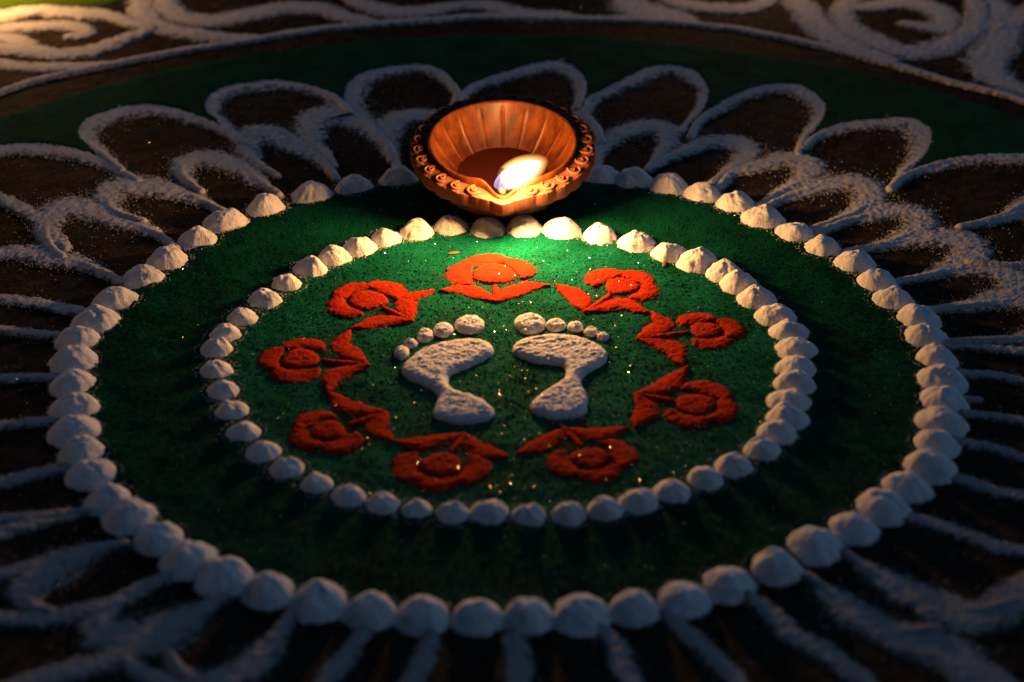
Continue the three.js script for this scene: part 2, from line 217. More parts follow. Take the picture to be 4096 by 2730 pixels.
// ---------------------------------------------------------------- powder lines, petals, swirls
const STROKES = [   // kind, label, half width at the ends, half width in the middle, height, plan
  ['BIG', 'large white petal outline at the left frame edge, above the small petals', 0.25, 0.5, 0.26, [-23.4,-14.8,-23.5,-17.2,-22.8,-18.3,-22.5,-18.6,-21.3,-18.9,-19.8,-18.6,-18.5,-17.9,-17.3,-16.7,-16.6,-15.9,-15.9,-15.2]],
  ['BIG', 'large white petal outline at upper left, second from the left frame edge', 0.22, 0.55, 0.28, [-16.7,-16.1,-18,-18,-19.1,-19.6,-19.3,-20.9,-18.7,-22.1,-17.2,-23.1,-15.9,-23,-13.9,-21.5,-12.6,-20.1,-11.9,-19]],
  ['BIG', 'large white petal outline upper left, third from the left frame edge', 0.22, 0.5, 0.28, [-11.7,-18.9,-13.2,-21.4,-13.9,-22.8,-13.9,-24.1,-13.4,-25.1,-11.9,-25.8,-10.9,-26,-9.6,-25.4,-8.5,-24.5,-7.9,-23.7,-7.3,-22.2]],
  ['BIG', 'large white petal outline just left of the clay lamp rim', 0.22, 0.5, 0.28, [-5,-17.4,-5.4,-18.8,-6,-20.2,-6.7,-21.5,-7.3,-22.5,-7.6,-24.1,-7.5,-25.7,-6.9,-26.9,-5.6,-27.7,-4.3,-27.9,-3.4,-27.2,-2.8,-25.9,-2.4,-24.5,-2.5,-23.1]],
  ['BIG', 'large white petal outline rising straight behind the clay lamp', 0.22, 0.5, 0.28, [-2.4,-23.3,-1.8,-25.1,-0.8,-26.3,0.1,-27.2,1.2,-28,2.2,-28.3,3.1,-27.6,3.5,-26,3.4,-24.3,3.1,-22.7]],
  ['BIG', 'large white petal outline behind the right edge of the lamp rim', 0.22, 0.45, 0.28, [4.1,-19,3.9,-20.8,3.4,-22.2,3.7,-24,4.5,-25,5.4,-26.1,6.6,-27.5,7.7,-27.9,8.7,-27.2,9.2,-25.6,9.1,-23.8,8.6,-22.2,7.7,-20.2]],
  ['BIG', 'large white petal outline with one orange lit edge, upper right beside dark green', 0.22, 0.45, 0.28, [8.1,-19.6,8.5,-21.2,9.4,-22.7,10.5,-24.3,12.2,-25.5,13.4,-25.5,14.3,-24.2,14.5,-22.8,14,-21.1,13.2,-19.5,12.7,-17.8]],
  ['BIG', 'large white petal outline at far upper right around brown earth', 0.22, 0.5, 0.28, [12.9,-18.3,14,-20,15.4,-21.1,16.7,-21.5,18.2,-21.6,18.8,-20.7,18.7,-19.2,18,-17.4,17.1,-16,16.2,-14.2]],
  ['BIG', 'large white petal outline cut by the right frame edge', 0.22, 0.5, 0.28, [16.2,-14.3,16.9,-15.4,17.8,-16.2,18.8,-16.9,20.4,-17.6,22.6,-17.8,24.1,-17.2,24.1,-15.7,22.6,-13.7,21.5,-12.8,20.7,-11.9,19.6,-11.2,18.5,-10.7]],
  ['BIG', 'large white petal outline at right edge, below the topmost one there', 0.22, 0.45, 0.28, [18.5,-10.7,19.8,-11.2,21.4,-12,23,-12.3,23.6,-11.1,22.8,-9.1,21.3,-7.8,20.4,-7.4,19.1,-7.4,18.3,-7.6]],
  ['SMALL', 'small white petal outline touching the right side of the clay lamp', 0.2, 0.42, 0.3, [3.8,-15.7,3.9,-17.9,4.4,-19.3,5.3,-20.3,6.3,-20.9,7,-20.6,7.1,-19.3,6.6,-17.8,6,-16.2]],
  ['SMALL', 'small white petal outline second to the right of the lamp', 0.2, 0.42, 0.3, [6,-16.2,6.8,-17.3,7.8,-18.3,9.1,-19.2,10.1,-19.2,10.5,-18.2,10.2,-17.2,9.5,-16.2,8.6,-14.8]],
  ['SMALL', 'small white petal outline third to the right of the lamp', 0.2, 0.42, 0.3, [8.9,-14.3,9.6,-15.9,10.3,-16.4,11.3,-17,12,-17.5,12.7,-17.4,13,-16.5,12.7,-15.4,11.4,-13.9,10.4,-12.6]],
  ['SMALL', 'small white petal outline around rust brown earth, fourth right of the lamp', 0.2, 0.45, 0.3, [10.5,-12.3,11.9,-13.7,13.4,-14.7,14.8,-15.1,15.3,-14.3,15,-12.9,14.1,-11.8,13.1,-11,12.4,-10.5]],
  ['SMALL', 'small white petal outline around brown earth, fifth right of the lamp', 0.2, 0.42, 0.3, [12.6,-10.1,13.6,-11,14.8,-11.8,16,-12.4,16.9,-12.1,17,-11.2,16.3,-10.1,15.3,-9.3,14.3,-8.8,13.5,-8.5]],
  ['SMALL', 'small white petal outline with ragged tip, sixth right of the lamp', 0.2, 0.5, 0.3, [13.8,-8.5,14.8,-8.9,16.2,-9.6,17.4,-9.9,18.3,-9.7,18.7,-8.9,18.3,-7.9,17.4,-7.2,16.4,-6.5,15.2,-6]],
  ['SMALL', 'small white petal outline with long dark inside, seventh right of the lamp', 0.2, 0.45, 0.3, [15.4,-6.1,16.4,-6.5,17.5,-7,18.9,-7.2,19.8,-6.5,19.9,-5.6,19,-4.8,17.9,-4.2,16.6,-3.9,15.6,-3.6]],
  ['SMALL', 'small white petal outline leaving the frame, level with the upper right mounds', 0.2, 0.4, 0.3, [15.9,-3.5,17.4,-4,19.8,-4.5,21,-3.9,21.1,-2.9,20.1,-2,19.2,-1.6,17.4,-1.4,16.1,-1.2]],
  ['LINE', 'thin white powder line at right edge, highest of the near level ones', 0.2, 0.24, 0.3, [16.1,-1.1,17.7,-0.9,19,-0.7,20.5,-0.3]],
  ['LINE', 'thin white powder line at right edge beside the rightmost mounds', 0.2, 0.24, 0.3, [16.4,0.9,17.7,1.1,18.6,1.5,20,1.9]],
  ['LINE', 'short white powder stub beside the rightmost outer mound', 0.15, 0.2, 0.22, [15.8,2.7,16.2,2.7,16.7,2.8]],
  ['LINE', 'thin white powder line at right edge just below the rightmost mound', 0.2, 0.24, 0.3, [16,3.7,17.1,3.9,18,4.2,19.4,4.8]],
  ['LINE', 'thin white powder line sloping down to the right frame edge', 0.2, 0.24, 0.3, [15.3,5.4,16.6,5.9,17.6,6.6,18.8,7.3]],
  ['LINE', 'white powder line sloping steeply to the lower right frame edge', 0.2, 0.27, 0.3, [14.3,7.3,15.4,8,16.2,8.6,17.1,8.9,18.3,9.5]],
  ['LINE', 'long white powder line curving from the mounds to the lower right edge', 0.2, 0.3, 0.3, [12.5,9.5,13.2,10.2,13.9,10.5,15,11.3,15.6,11.7,16.4,12,17.6,12.2]],
  ['SMALL', 'blurred small petal outline near the bottom right corner', 0.2, 0.4, 0.3, [10.7,12.1,11.3,13,12,13.8,12.9,14.5,13.8,15,14.6,15.1,15.6,14.7]],
  ['SMALL', 'blurred narrow petal outline right of the bottom right mounds', 0.2, 0.42, 0.3, [9.4,13.4,9.9,14.2,10.6,15.3,11.3,16,12.1,16.2,12.9,16.1]],
  ['LINE', 'broad blurred powder streak running to the bottom right corner', 0.5, 0.75, 0.2, [11.3,16.3,12.3,16.7,13.1,17.3,13.7,18.1,14.5,18.8]],
  ['LINE', 'broad blurred powder patch along the lower right frame edge', 0.4, 0.6, 0.2, [12.9,15.2,13.9,15.6,14.9,15.2,16,14.1,17.2,13.2]],
  ['LINE', 'long white powder line running down right from the bottom mounds', 0.22, 0.36, 0.3, [7.4,14.4,8,15.2,8.5,16.2,9.2,16.9,9.8,17.6,10.4,18.5,11,19.5]],
  ['LINE', 'white powder line leaving the bottom edge, right of centre', 0.22, 0.3, 0.3, [4.8,15.2,5.4,16.2,6,17.2,6.5,18.1,7,19.1]],
  ['LINE', 'white powder line curving down at bottom centre right', 0.22, 0.32, 0.3, [2.8,16,3.2,16.8,3.4,17.9,3.7,18.8,3.8,19.5]],
  ['LINE', 'wide blue white powder line at the bottom centre', 0.24, 0.34, 0.3, [0.2,16.2,0.3,17.3,0.3,18.7,0.4,19.7]],
  ['LINE', 'white powder line leaving the bottom edge, left of centre', 0.22, 0.3, 0.3, [-2.3,16.3,-2.4,17.1,-2.6,18,-3,19.1,-3.3,19.8]],
  ['LINE', 'white powder line slanting down left from the bottom mounds', 0.22, 0.3, 0.3, [-4.3,16.1,-4.7,17.1,-5.1,18,-5.4,19,-5.7,19.8]],
  ['SMALL', 'blurred petal outline opening toward the bottom left corner', 0.22, 0.34, 0.3, [-6.6,15.3,-6.9,16.3,-7.3,17.3,-7.8,18,-8.3,18.5,-8.9,18.6,-9.6,18.1,-10.1,17.3]],
  ['SMALL', 'blurred small petal outline in the bottom left corner with broad tip', 0.22, 0.62, 0.26, [-8.7,14.4,-9.5,15.2,-10.2,16,-11,16.5,-11.8,16.4,-12.4,15.9,-12.3,15.3,-11.9,14.7]],
  ['LINE', 'long blurred powder line running out at the bottom left corner', 0.25, 0.42, 0.28, [-10.1,16.1,-10.8,16.8,-11.8,17.5,-13,18.1,-14.4,18.8,-15.2,19.3]],
  ['LINE', 'short blurred powder line at the bottom edge, far left', 0.2, 0.3, 0.24, [-11.3,17.6,-10.8,18.1,-10.1,18.5,-9.3,19.1]],
  ['LINE', 'blurred powder line joining two petals at lower left', 0.22, 0.36, 0.28, [-10.6,13.3,-11.4,14,-12.2,14.8,-13.2,15.2,-14.1,15.5,-15.4,15.5,-16.4,15.4]],
  ['SMALL', 'blurred narrow petal outline reaching the left edge low down', 0.22, 0.5, 0.28, [-12.3,11.6,-13.1,11.9,-14,12.6,-14.6,13.3,-14.9,14.1,-14.6,14.9,-14,15.2]],
  ['LINE', 'thin blurred powder line above the lowest left petal', 0.2, 0.28, 0.28, [-14,12.6,-15,12.8,-15.9,13.2,-16.8,13.6]],
  ['LINE', 'blurred powder line at left edge, beside the lower left mounds', 0.22, 0.34, 0.3, [-13.9,9.8,-14.8,10.1,-15.6,10.5,-16.4,11,-17.2,11.7]],
  ['LINE', 'faint powder line just above the one beside lower left mounds', 0.18, 0.24, 0.28, [-14,9.8,-15.2,10,-16.5,10.2,-17.5,10.4]],
  ['LINE', 'white powder line rising gently to the mounds, left edge below middle', 0.2, 0.3, 0.3, [-17.9,8.6,-17,8.1,-16,7.6,-15,7.1,-14.4,6.8]],
  ['LINE', 'bluish white powder line at left edge beside the middle mounds', 0.2, 0.26, 0.3, [-18.7,4.8,-17.7,4.5,-16.8,4.3,-15.7,4]],
  ['LINE', 'level white powder line at left edge beside the leftmost mounds', 0.2, 0.25, 0.3, [-19.4,1.5,-18.4,1.3,-17.2,1.2,-16,1.2]],
  ['LINE', 'white powder line at left edge, above the leftmost mounds', 0.2, 0.24, 0.3, [-20.3,-2.5,-19.1,-2.3,-17.8,-2,-16.3,-1.8]],
  ['LINE', 'white powder line sloping to the mounds at left, second above the leftmost', 0.2, 0.3, 0.3, [-20.8,-5,-19.6,-4.7,-18.3,-4.4,-16.9,-3.9,-15.8,-3.5]],
  ['SMALL', 'small white petal outline at left edge with dark oval inside', 0.2, 0.4, 0.3, [-21.4,-6.7,-21,-8,-20.4,-8.5,-19.5,-8.6,-18.4,-8.2,-17.2,-7.7,-16.2,-7,-15.2,-6]],
  ['SMALL', 'small white petal outline at left with thick left tip', 0.2, 0.48, 0.3, [-13.4,-8.9,-14.5,-10.3,-16.1,-11.5,-17.3,-12.3,-18.5,-12.8,-18.9,-12.2,-19,-11,-18.5,-9.1,-17.8,-8.1]],
  ['LINE', 'white powder stroke slanting down between the left petals', 0.2, 0.34, 0.3, [-22.7,-14.6,-21.4,-13.5,-20.3,-12.5,-19.4,-11.5,-18.6,-10.2,-17.8,-8.8]],
  ['SMALL', 'small white petal outline at left with speckled round tip', 0.2, 0.52, 0.28, [-11.8,-12.1,-12.9,-13.2,-14.2,-14.1,-15.6,-14.7,-16.7,-14.5,-16.9,-13.7,-16.6,-12.5,-15.8,-11.7,-15.1,-11.3]],
  ['SMALL', 'small white petal outline left, third from the lamp', 0.2, 0.45, 0.3, [-9.7,-13.7,-10.8,-15.3,-11.4,-16.3,-12.5,-17.2,-13.3,-17.6,-14,-17.2,-14.1,-16,-13.7,-15,-13,-14]],
  ['SMALL', 'small white petal outline left, second from the lamp', 0.2, 0.48, 0.3, [-7.4,-15.3,-8,-16.8,-8.7,-17.9,-9.5,-18.9,-10.6,-20,-11.3,-20.2,-11.6,-19.2,-11.4,-17.8,-10.7,-16.5,-10,-15.6]],
  ['SMALL', 'small white petal outline nearest the lamp on its left', 0.2, 0.5, 0.3, [-5.1,-17.1,-5.4,-18.6,-6,-20.1,-6.7,-21.2,-7.6,-22,-8.4,-22.3,-8.8,-21.5,-8.9,-20.3,-8.7,-19,-8,-17.8,-7.6,-16.5]],
  ['SMALL', 'small white petal outline partly hidden behind the lamp left side', 0.2, 0.45, 0.3, [-4.8,-16.3,-5.3,-18.6,-5.5,-19.9,-5.4,-21.1,-5,-21.8,-4.1,-22.1,-3.2,-21.6,-2.7,-20.2,-2.6,-18.3]],
  ['RING', 'long white powder circle line arching across the top beyond the green', 0.2, 0.26, 0.3, [-25.6,-22.3,-23.7,-24.7,-22.5,-26,-21.1,-26.9,-19.4,-27.9,-17.3,-29.1,-15.3,-30.1,-12.5,-31.3,-10.4,-32.3,-8.3,-33,-5.6,-33.6,-3.4,-34,-1.8,-34.3,0.1,-34.3,2.9,-34.1,5.6,-34,7.8,-33.7,9.9,-33.1,11.5,-32.6,12.8,-31.9,14.6,-30.9,16.3,-29.7,17.7,-28.6,19.1,-27.5,20.9,-25.9,22.7,-24.7,23.8,-23.7,25.7,-21.7]],
  ['SWIRL', 'orange lit white powder spiral in the top left corner', 0.35, 0.6, 0.3, [-17.8,-32.7,-18.5,-33.1,-19.3,-33.8,-20.8,-34.7,-22.5,-35,-24.2,-35.2,-25.7,-34.4,-26.8,-33.2,-26.9,-31.9,-26,-30.6,-24.9,-30.2,-23.5,-29.9,-22,-29.4,-20.5,-29.8,-19.5,-30.8,-18.7,-31.7,-18.1,-32.2]],
  ['SWIRL', 'small orange lit inner curl of the top left spiral', 0.35, 0.5, 0.26, [-26.4,-31.6,-25.4,-32.6,-23.8,-33,-22.2,-33.1,-21.1,-32.4,-21.2,-31.7,-21.7,-31.6]],
  ['SWIRL', 'low white powder stroke under the top left spiral', 0.25, 0.4, 0.28, [-25.8,-28.7,-24.4,-28.2,-23.3,-27.8,-21.8,-27.8,-20.2,-27.9,-19.2,-28.2]],
  ['SWIRL', 'broad lit powder patch filling the left end of the top left spiral', 0.7, 0.8, 0.22, [-26.4,-31.3,-25.1,-31.3,-24.3,-30.9,-23.8,-30.6]],
  ['SWIRL', 'white powder arc dropping from the top edge right of the left spiral', 0.35, 0.55, 0.3, [-19.3,-38.3,-18.9,-36.4,-18.3,-34.1,-17.3,-32.8,-15.8,-32.1,-14.4,-31.6,-12.5,-31.5]],
  ['SWIRL', 'wide white powder wave at the top edge, left of centre', 0.4, 0.62, 0.3, [-18,-38,-17.5,-35.8,-16.6,-34.4,-15.2,-33.8,-13.9,-34.2,-12.8,-34.9,-11.3,-35.6,-9.6,-35.5,-8.4,-34.4,-7,-33.7]],
  ['SWIRL', 'white powder stroke at the top edge above the left petals of the lamp', 0.4, 0.55, 0.28, [-8.3,-37.3,-7.3,-35.9,-6.2,-35.2,-4.6,-35,-3.3,-35.6,-2.2,-36.1]],
  ['SWIRL', 'warm lit powder stroke at the top edge straight above the lamp', 0.4, 0.55, 0.28, [-2.4,-35.8,-1.3,-36,-0.5,-35.5,0.3,-34.9,1.3,-34.6,2.9,-34.6]],
  ['SWIRL', 'broad warm lit powder patch at the top edge, right of the lamp', 0.6, 0.9, 0.26, [6,-37,6.3,-35.8,7,-35,7.7,-34.6,8.9,-34]],
  ['SWIRL', 'white powder stroke at top edge before the right spiral', 0.4, 0.5, 0.28, [7.7,-37.6,8.8,-36.2,10.7,-35.5,12.3,-35.6,13.6,-37]],
  ['SWIRL', 'white powder curve along the left side of the top right spiral', 0.4, 0.65, 0.3, [14,-38.3,14.8,-36.4,15.2,-34.7,15.5,-32.9,16.1,-31.3,17.3,-29.7,18.5,-28.5]],
  ['SWIRL', 'large white powder spiral in the top right corner', 0.35, 0.62, 0.3, [18.6,-37.6,17.4,-36.3,16.9,-34.9,16.9,-33.5,17.2,-32.3,18.1,-30.9,19.2,-29.7,20.6,-29.9,22.1,-31.3,23.3,-33,23.9,-35.2,24,-37.6]],
  ['SWIRL', 'inner curl of the large top right spiral', 0.35, 0.6, 0.28, [17.5,-35.5,18.8,-35.9,20.5,-36.3,21.5,-35.6,22,-34.3,21.6,-32.9,20.8,-33,19.8,-33.4]],
  ['SWIRL', 'wide powder band between the right spiral and the frame edge', 0.6, 0.8, 0.28, [24.3,-37.6,24.9,-35.6,24.8,-33.4,23.9,-30.6,23,-28.3,23.2,-25.9,24,-24.8]],
  ['SWIRL', 'dim powder curve leaving the top right frame edge', 0.4, 0.6, 0.28, [24.5,-32.8,25.3,-33.4,26.7,-35.2,28.4,-37.6]],
];
const KIND = {
  BIG: ['large_petal_outline', 'powder outline', 'large white petal outlines of the outer row'],
  SMALL: ['small_petal_outline', 'powder outline', 'small white petal outlines of the inner row'],
  LINE: ['powder_line', 'powder line', 'white powder lines around the rings'],
  SWIRL: ['powder_swirl', 'powder swirl', 'white powder swirls along the top'],
  RING: ['powder_ring', 'powder line', null],
};
const bigPolys = [];
STROKES.forEach(([kind, label, w0, w1, high, flat], i) => {
  const [name, category, group] = KIND[kind];
  const mx = (flat[0] + flat[flat.length - 2]) / 2, mz = (flat[1] + flat[flat.length - 1]) / 2;
  const swirl = kind === 'SWIRL' || kind === 'RING';
  const wide = { BIG: 2.2, SMALL: 1.8, SWIRL: 1.6, LINE: 1.3, RING: 1.6 }[kind] ?? 1.1;
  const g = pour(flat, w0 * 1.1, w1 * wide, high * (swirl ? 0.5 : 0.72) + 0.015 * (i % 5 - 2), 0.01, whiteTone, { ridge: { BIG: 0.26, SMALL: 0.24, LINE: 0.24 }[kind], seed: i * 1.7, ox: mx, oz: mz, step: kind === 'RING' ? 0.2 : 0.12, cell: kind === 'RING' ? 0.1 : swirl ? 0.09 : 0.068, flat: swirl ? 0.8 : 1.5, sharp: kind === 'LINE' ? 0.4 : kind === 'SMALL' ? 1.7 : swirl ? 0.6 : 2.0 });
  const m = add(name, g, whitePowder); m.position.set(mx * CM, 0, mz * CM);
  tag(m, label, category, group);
  if (kind === 'BIG') bigPolys.push(curve(flat, 0.3));
});
const inPoly = (pts, x, z) => { let s = false; for (let i = 0, j = pts.length - 1; i < pts.length; j = i++) { const p = pts[i], q = pts[j]; if ((p.z > z) !== (q.z > z) && x < (q.x - p.x) * (z - p.z) / (q.z - p.z) + p.x) s = !s; } return s; };
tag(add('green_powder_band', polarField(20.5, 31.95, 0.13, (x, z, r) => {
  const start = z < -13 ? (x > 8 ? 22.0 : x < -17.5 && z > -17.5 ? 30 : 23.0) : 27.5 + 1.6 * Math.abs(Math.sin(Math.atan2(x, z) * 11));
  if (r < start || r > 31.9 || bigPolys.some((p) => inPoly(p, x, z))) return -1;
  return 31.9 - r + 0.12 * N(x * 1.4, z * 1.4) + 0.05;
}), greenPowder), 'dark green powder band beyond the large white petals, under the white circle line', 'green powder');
tag(add('green_powder_patch', fillHeap([-31, -35.2, -27, -35.4, -23.5, -35.9, -20.6, -36.1, -19, -37.6, -20, -41, -25, -43, -32, -42], 0.12, 0.4, 0.0, () => (x, z) => { const c = greenTone(x, z); return [c[0] + 0.05, c[1] * 1.6 + 0.03, c[2] * 0.35]; }, { cell: 0.1, lump: 0.4 }), greenPowder), 'green powder patch in the top left corner, painted yellow lit', 'green powder');  // yellow lamp light is painted into this brighter, yellower green

// ---------------------------------------------------------------- white mounds
function mound(R, Hh, seed, outward) {
  const pos = [], col = [], idx = [], nr = 20, nt = 52, tone = heapTone(seed), r = mulberry(Math.floor(seed * 977) + 5);
  const ax = (r() - 0.5) * 0.22 * R, az = (r() - 0.5) * 0.22 * R, crease = r() * 6.28, k1 = 0.03 + 0.06 * r(), el = 1 + 0.06 * r(), steep = 1.0 + 0.4 * r();
  for (let j = 0; j <= nr; j++) for (let i = 0; i < nt; i++) {
    const q = j / nr, t = i / nt * 2 * Math.PI, c = Math.cos(t), s = Math.sin(t);
    const rad = R * (1 + 0.07 * N(c * 1.3, s * 1.3, seed) + 0.05 * N(c * 4, s * 4, seed + 1) + 0.035 * N(c * 9, s * 9, seed + 2));
    const along = Math.cos(t - outward), rr = rad * q * (1 + (el - 1) * along * along) * (j === nr ? 1.06 + 0.1 * N(c * 7, s * 7, seed + 9) : 1);
    const x = rr * c + ax * (1 - q), z = rr * s + az * (1 - q);
    let h = Hh * Math.pow(1 - Math.pow(q, 2.3), 0.9 + 0.22 * steep);
    h *= 1 + k1 * Math.sin(3 * t + crease) * q * (1 - q) * 3.2 + 0.07 * Math.sin(2 * t - crease) * q;
    const e = Math.min(1, 3.5 * (1 - q) + 0.12);
    h += e * (0.10 * N(x * 1.7, z * 1.7, seed + 4) + 0.06 * N(x * 4, z * 4, seed + 5) + 0.028 * N(x * 11, z * 11, seed + 6));
    pos.push(x, j === nr ? -0.02 : Math.max(h, 0) + 0.05, z);
    col.push(...tone(x + seed * 3, z, 0));
  }
  for (let j = 0; j < nr; j++) for (let i = 0; i < nt; i++) { const a = j * nt + i, b = j * nt + (i + 1) % nt; if (j) idx.push(a, b, a + nt); idx.push(b, b + nt, a + nt); }
  const g = build(pos, idx, col), nm = g.attributes.normal;
  for (let i = 0; i < nt; i++) nm.setXYZ(i, 0, 1, 0);
  return g;
}
const ORD = ['', 'first', 'second', 'third', 'fourth', 'fifth', 'sixth', 'seventh', 'eighth', 'ninth', 'tenth', 'eleventh', 'twelfth', 'thirteenth', 'fourteenth'];
function placeRing(flat, ringName, R, Hh, anchors, seed0) {
  const n = flat.length / 2;
  for (let i = 0; i < n; i++) {
    const x = flat[i * 2], z = flat[i * 2 + 1], r = mulberry(i * 31 + seed0);
    let best = [99, 0, ''];
    for (const [a, what] of anchors) { let d = i - a; if (d > n / 2) d -= n; if (d < -n / 2) d += n; if (Math.abs(d) < Math.abs(best[0])) best = [d, a, what]; }
    const look = z < -7.5 * R / 0.72 ? 'cream' : x > 3 && z < 8 * R / 0.72 ? 'orange and grey' : x < -3 && z < 6 * R / 0.72 ? 'pale grey' : 'blue grey';
    const d = best[0], label = d ? `${look} powder mound, ${ORD[Math.abs(d)]} ${d > 0 ? 'clockwise' : 'anticlockwise'} from the ${best[2]} mound of the ${ringName} ring` : `${look} powder mound, the ${best[2]} one of the ${ringName} ring`;
    const size = ringName === 'inner' ? 1 + 0.13 * (x - z) / 15 : 1;
    const m = add('powder_mound', mound(R * size * (0.90 + 0.20 * r()), Hh * size * (0.84 + 0.28 * r()), seed0 + i * 1.37, Math.atan2(z, x)), whitePowder);
    m.position.set(x * CM, 0, z * CM);
    tag(m, label, 'powder mound', `white powder mounds of the ${ringName} ring`);
  }
}
const extreme = (flat, f) => { let b = 0; for (let i = 0; i < flat.length / 2; i++) if (f(flat[i * 2], flat[i * 2 + 1]) > f(flat[b * 2], flat[b * 2 + 1])) b = i; return b; };
const anchorsOf = (flat) => [[extreme(flat, (x) => x), 'rightmost'], [extreme(flat, (x, z) => z), 'lowest'], [extreme(flat, (x) => -x), 'leftmost']];
placeRing(INNER, 'inner', 0.735, 0.55, [[extreme(INNER, (x, z) => -z), 'farthest'], ...anchorsOf(INNER)], 11);
placeRing(OUTER, 'outer', 0.88, 0.56, [[0, 'lamp side right'], [OUTER.length / 2 - 1, 'lamp side left'], ...anchorsOf(OUTER)], 301);

// ---------------------------------------------------------------- red flowers
FLOWERS.forEach(([where, p], i) => {
  const [tx, tz, bx, bz] = p, petals = [[p[4], p[5]], [p[6], p[7]], [p[8], p[9]]], seed = 50 + i * 4;
  const t = thing('powder_flower', `red powder flower with leaves, the ${where} one in the garland round the footprints`, 'powder flower', 'red powder flowers of the garland', bx, bz);
  const O = { ox: bx, oz: bz, cell: 0.05, step: 0.06, rag: 0.75, flat: 0.35 };
  const dist = petals.map(([x, z]) => Math.hypot(x - bx, z - bz)), mean = (dist[0] + dist[1] + dist[2]) / 3, rb = mean * 0.64;
  const dx = (bx - tx) / Math.hypot(bx - tx, bz - tz), dz = (bz - tz) / Math.hypot(bx - tx, bz - tz);
  const ring = []; for (let k = 0; k < 12; k++) { const a = k / 12 * 2 * Math.PI, q = rb * (1 + 0.07 * Math.sin(3 * a + i)); ring.push(bx + q * Math.cos(a), bz + q * Math.sin(a)); }
  add('bud', fillHeap(ring, 0.15, 0.3, 0.1, redTone, { ox: bx, oz: bz, seed, lump: 0.4, cell: 0.045 }), redPowder, t);
  petals.forEach(([x, z], k) => {
    const a0 = Math.atan2(z - bz, x - bx), q = clamp(dist[k], rb + 0.40, rb + 0.50), flat = [], w = q - rb + 0.07;
    for (let s = -3; s <= 3; s++) { const a = a0 + s * 0.245, qq = q - 0.10 * Math.abs(s / 3) ** 2; flat.push(bx + qq * Math.cos(a), bz + qq * Math.sin(a)); }
    add('petal', pour(flat, 0.16, w, 0.15, 0.09, redTone, { ...O, edge: 0.5, sharp: 0.45, seed: seed + k + 1 }), redPowder, t);
  });
  const sx = bx - dx * (rb + 0.12), sz = bz - dz * (rb + 0.12);
  add('stem', pour([tx, tz, (tx + sx) / 2 + 0.04, (tz + sz) / 2, sx, sz], 0.1, 0.2, 0.14, 0.1, redTone, { ...O, sharp: 0.6, seed: seed + 5 }), redPowder, t);
  for (const k of [10, 14]) {
    const ax = tx + dx * 0.22, az = tz + dz * 0.22;
    add('leaf', pour([tx, tz, mix(ax, p[k], 0.5), mix(az, p[k + 1], 0.5), p[k], p[k + 1], mix(p[k], p[k + 2], 0.6), mix(p[k + 1], p[k + 3], 0.6), p[k + 2], p[k + 3]], 0.08, 0.52, 0.15, 0.09, redTone, { ...O, edge: 0.5, sharp: 1.0, seed: seed + 6 + k }), redPowder, t);
  }
});

// ---------------------------------------------------------------- footprints
function foot(side, sole, toes, seed) {
  const ox = sole[0], oz = sole[1];
  const t = thing('powder_footprint', `white powder ${side} footprint with five toes on the green field`, 'footprint', null, ox, oz);
  add('sole', fillHeap(sole, 0.28, 0.38, 0.1, heapTone, { ox, oz, seed, lump: 0.68 }), whitePowder, t);
  for (let k = 0; k < 5; k++) {
    const [x, z, a, b] = toes.slice(k * 4, k * 4 + 4), flat = [];
    for (let s = 0; s < 12; s++) { const q = s / 12 * 2 * Math.PI; flat.push(x + a * Math.cos(q), z + b * Math.sin(q)); }
    add(k ? 'toe' : 'big_toe', fillHeap(flat, 0.28 - 0.015 * k, 0.36 - 0.04 * k, 0.1, heapTone, { ox, oz, seed: seed + k + 1, lump: 0.8, cell: 0.04 }), whitePowder, t);
  }
}
foot('left', SOLE_LEFT, TOES_LEFT, 81);
foot('right', SOLE_RIGHT, TOES_RIGHT, 95);

// ---------------------------------------------------------------- the clay lamp
function sweep(nt, profile) {   // profile(theta) -> [[r, y], ...] in cm, theta 0 at the spout (+z)
  const pos = [], idx = [], uvs = []; let m = 0;
  for (let i = 0; i <= nt; i++) { const t = i / nt * 2 * Math.PI - Math.PI, p = profile(t); m = p.length; p.forEach(([r, y]) => pos.push(r * Math.sin(t), y, r * Math.cos(t))); }
  for (let i = 0; i < nt; i++) for (let j = 0; j + 1 < m; j++) { const a = i * m + j, b = a + m; idx.push(a, a + 1, b, b, a + 1, b + 1); }
  return build(pos, idx);
}
const clayTex = noiseTexture(512, seamless((u, v) => 0.72 + 0.26 * fbm(u * 5, v * 5, 3.1, 3) + 0.12 * N(u * 40, v * 40, 2.2)), true);
const clay = new THREE.MeshStandardMaterial({ name: 'terracotta', color: new THREE.Color().setRGB(0.19, 0.042, 0.006), map: clayTex, roughness: 0.85, bumpMap: grainBump, bumpScale: 0.00012, side: THREE.DoubleSide });
const oiledClay = new THREE.MeshPhysicalMaterial({ name: 'oiled terracotta', vertexColors: true, color: new THREE.Color().setRGB(0.135, 0.032, 0.003), map: clayTex, roughness: 0.55, specularIntensity: 0.25, clearcoat: 0.06, clearcoatRoughness: 0.3, bumpMap: grainBump, bumpScale: 0.00008, side: THREE.DoubleSide });
const shaded = new THREE.MeshStandardMaterial({ name: 'sooty terracotta', color: new THREE.Color().setRGB(0.085, 0.020, 0.004), map: clayTex, roughness: 0.9, bumpMap: grainBump, bumpScale: 0.00012, side: THREE.DoubleSide });  // for the body under the rim: its shade is painted in as darker clay
const spout = (t) => Math.exp(-((t / 0.17) ** 2)), nose = (t) => Math.max(0, 1 - Math.abs(t) / 0.24);
const lobes = (t) => Math.pow(Math.abs(Math.cos(t * 13)), 0.7);
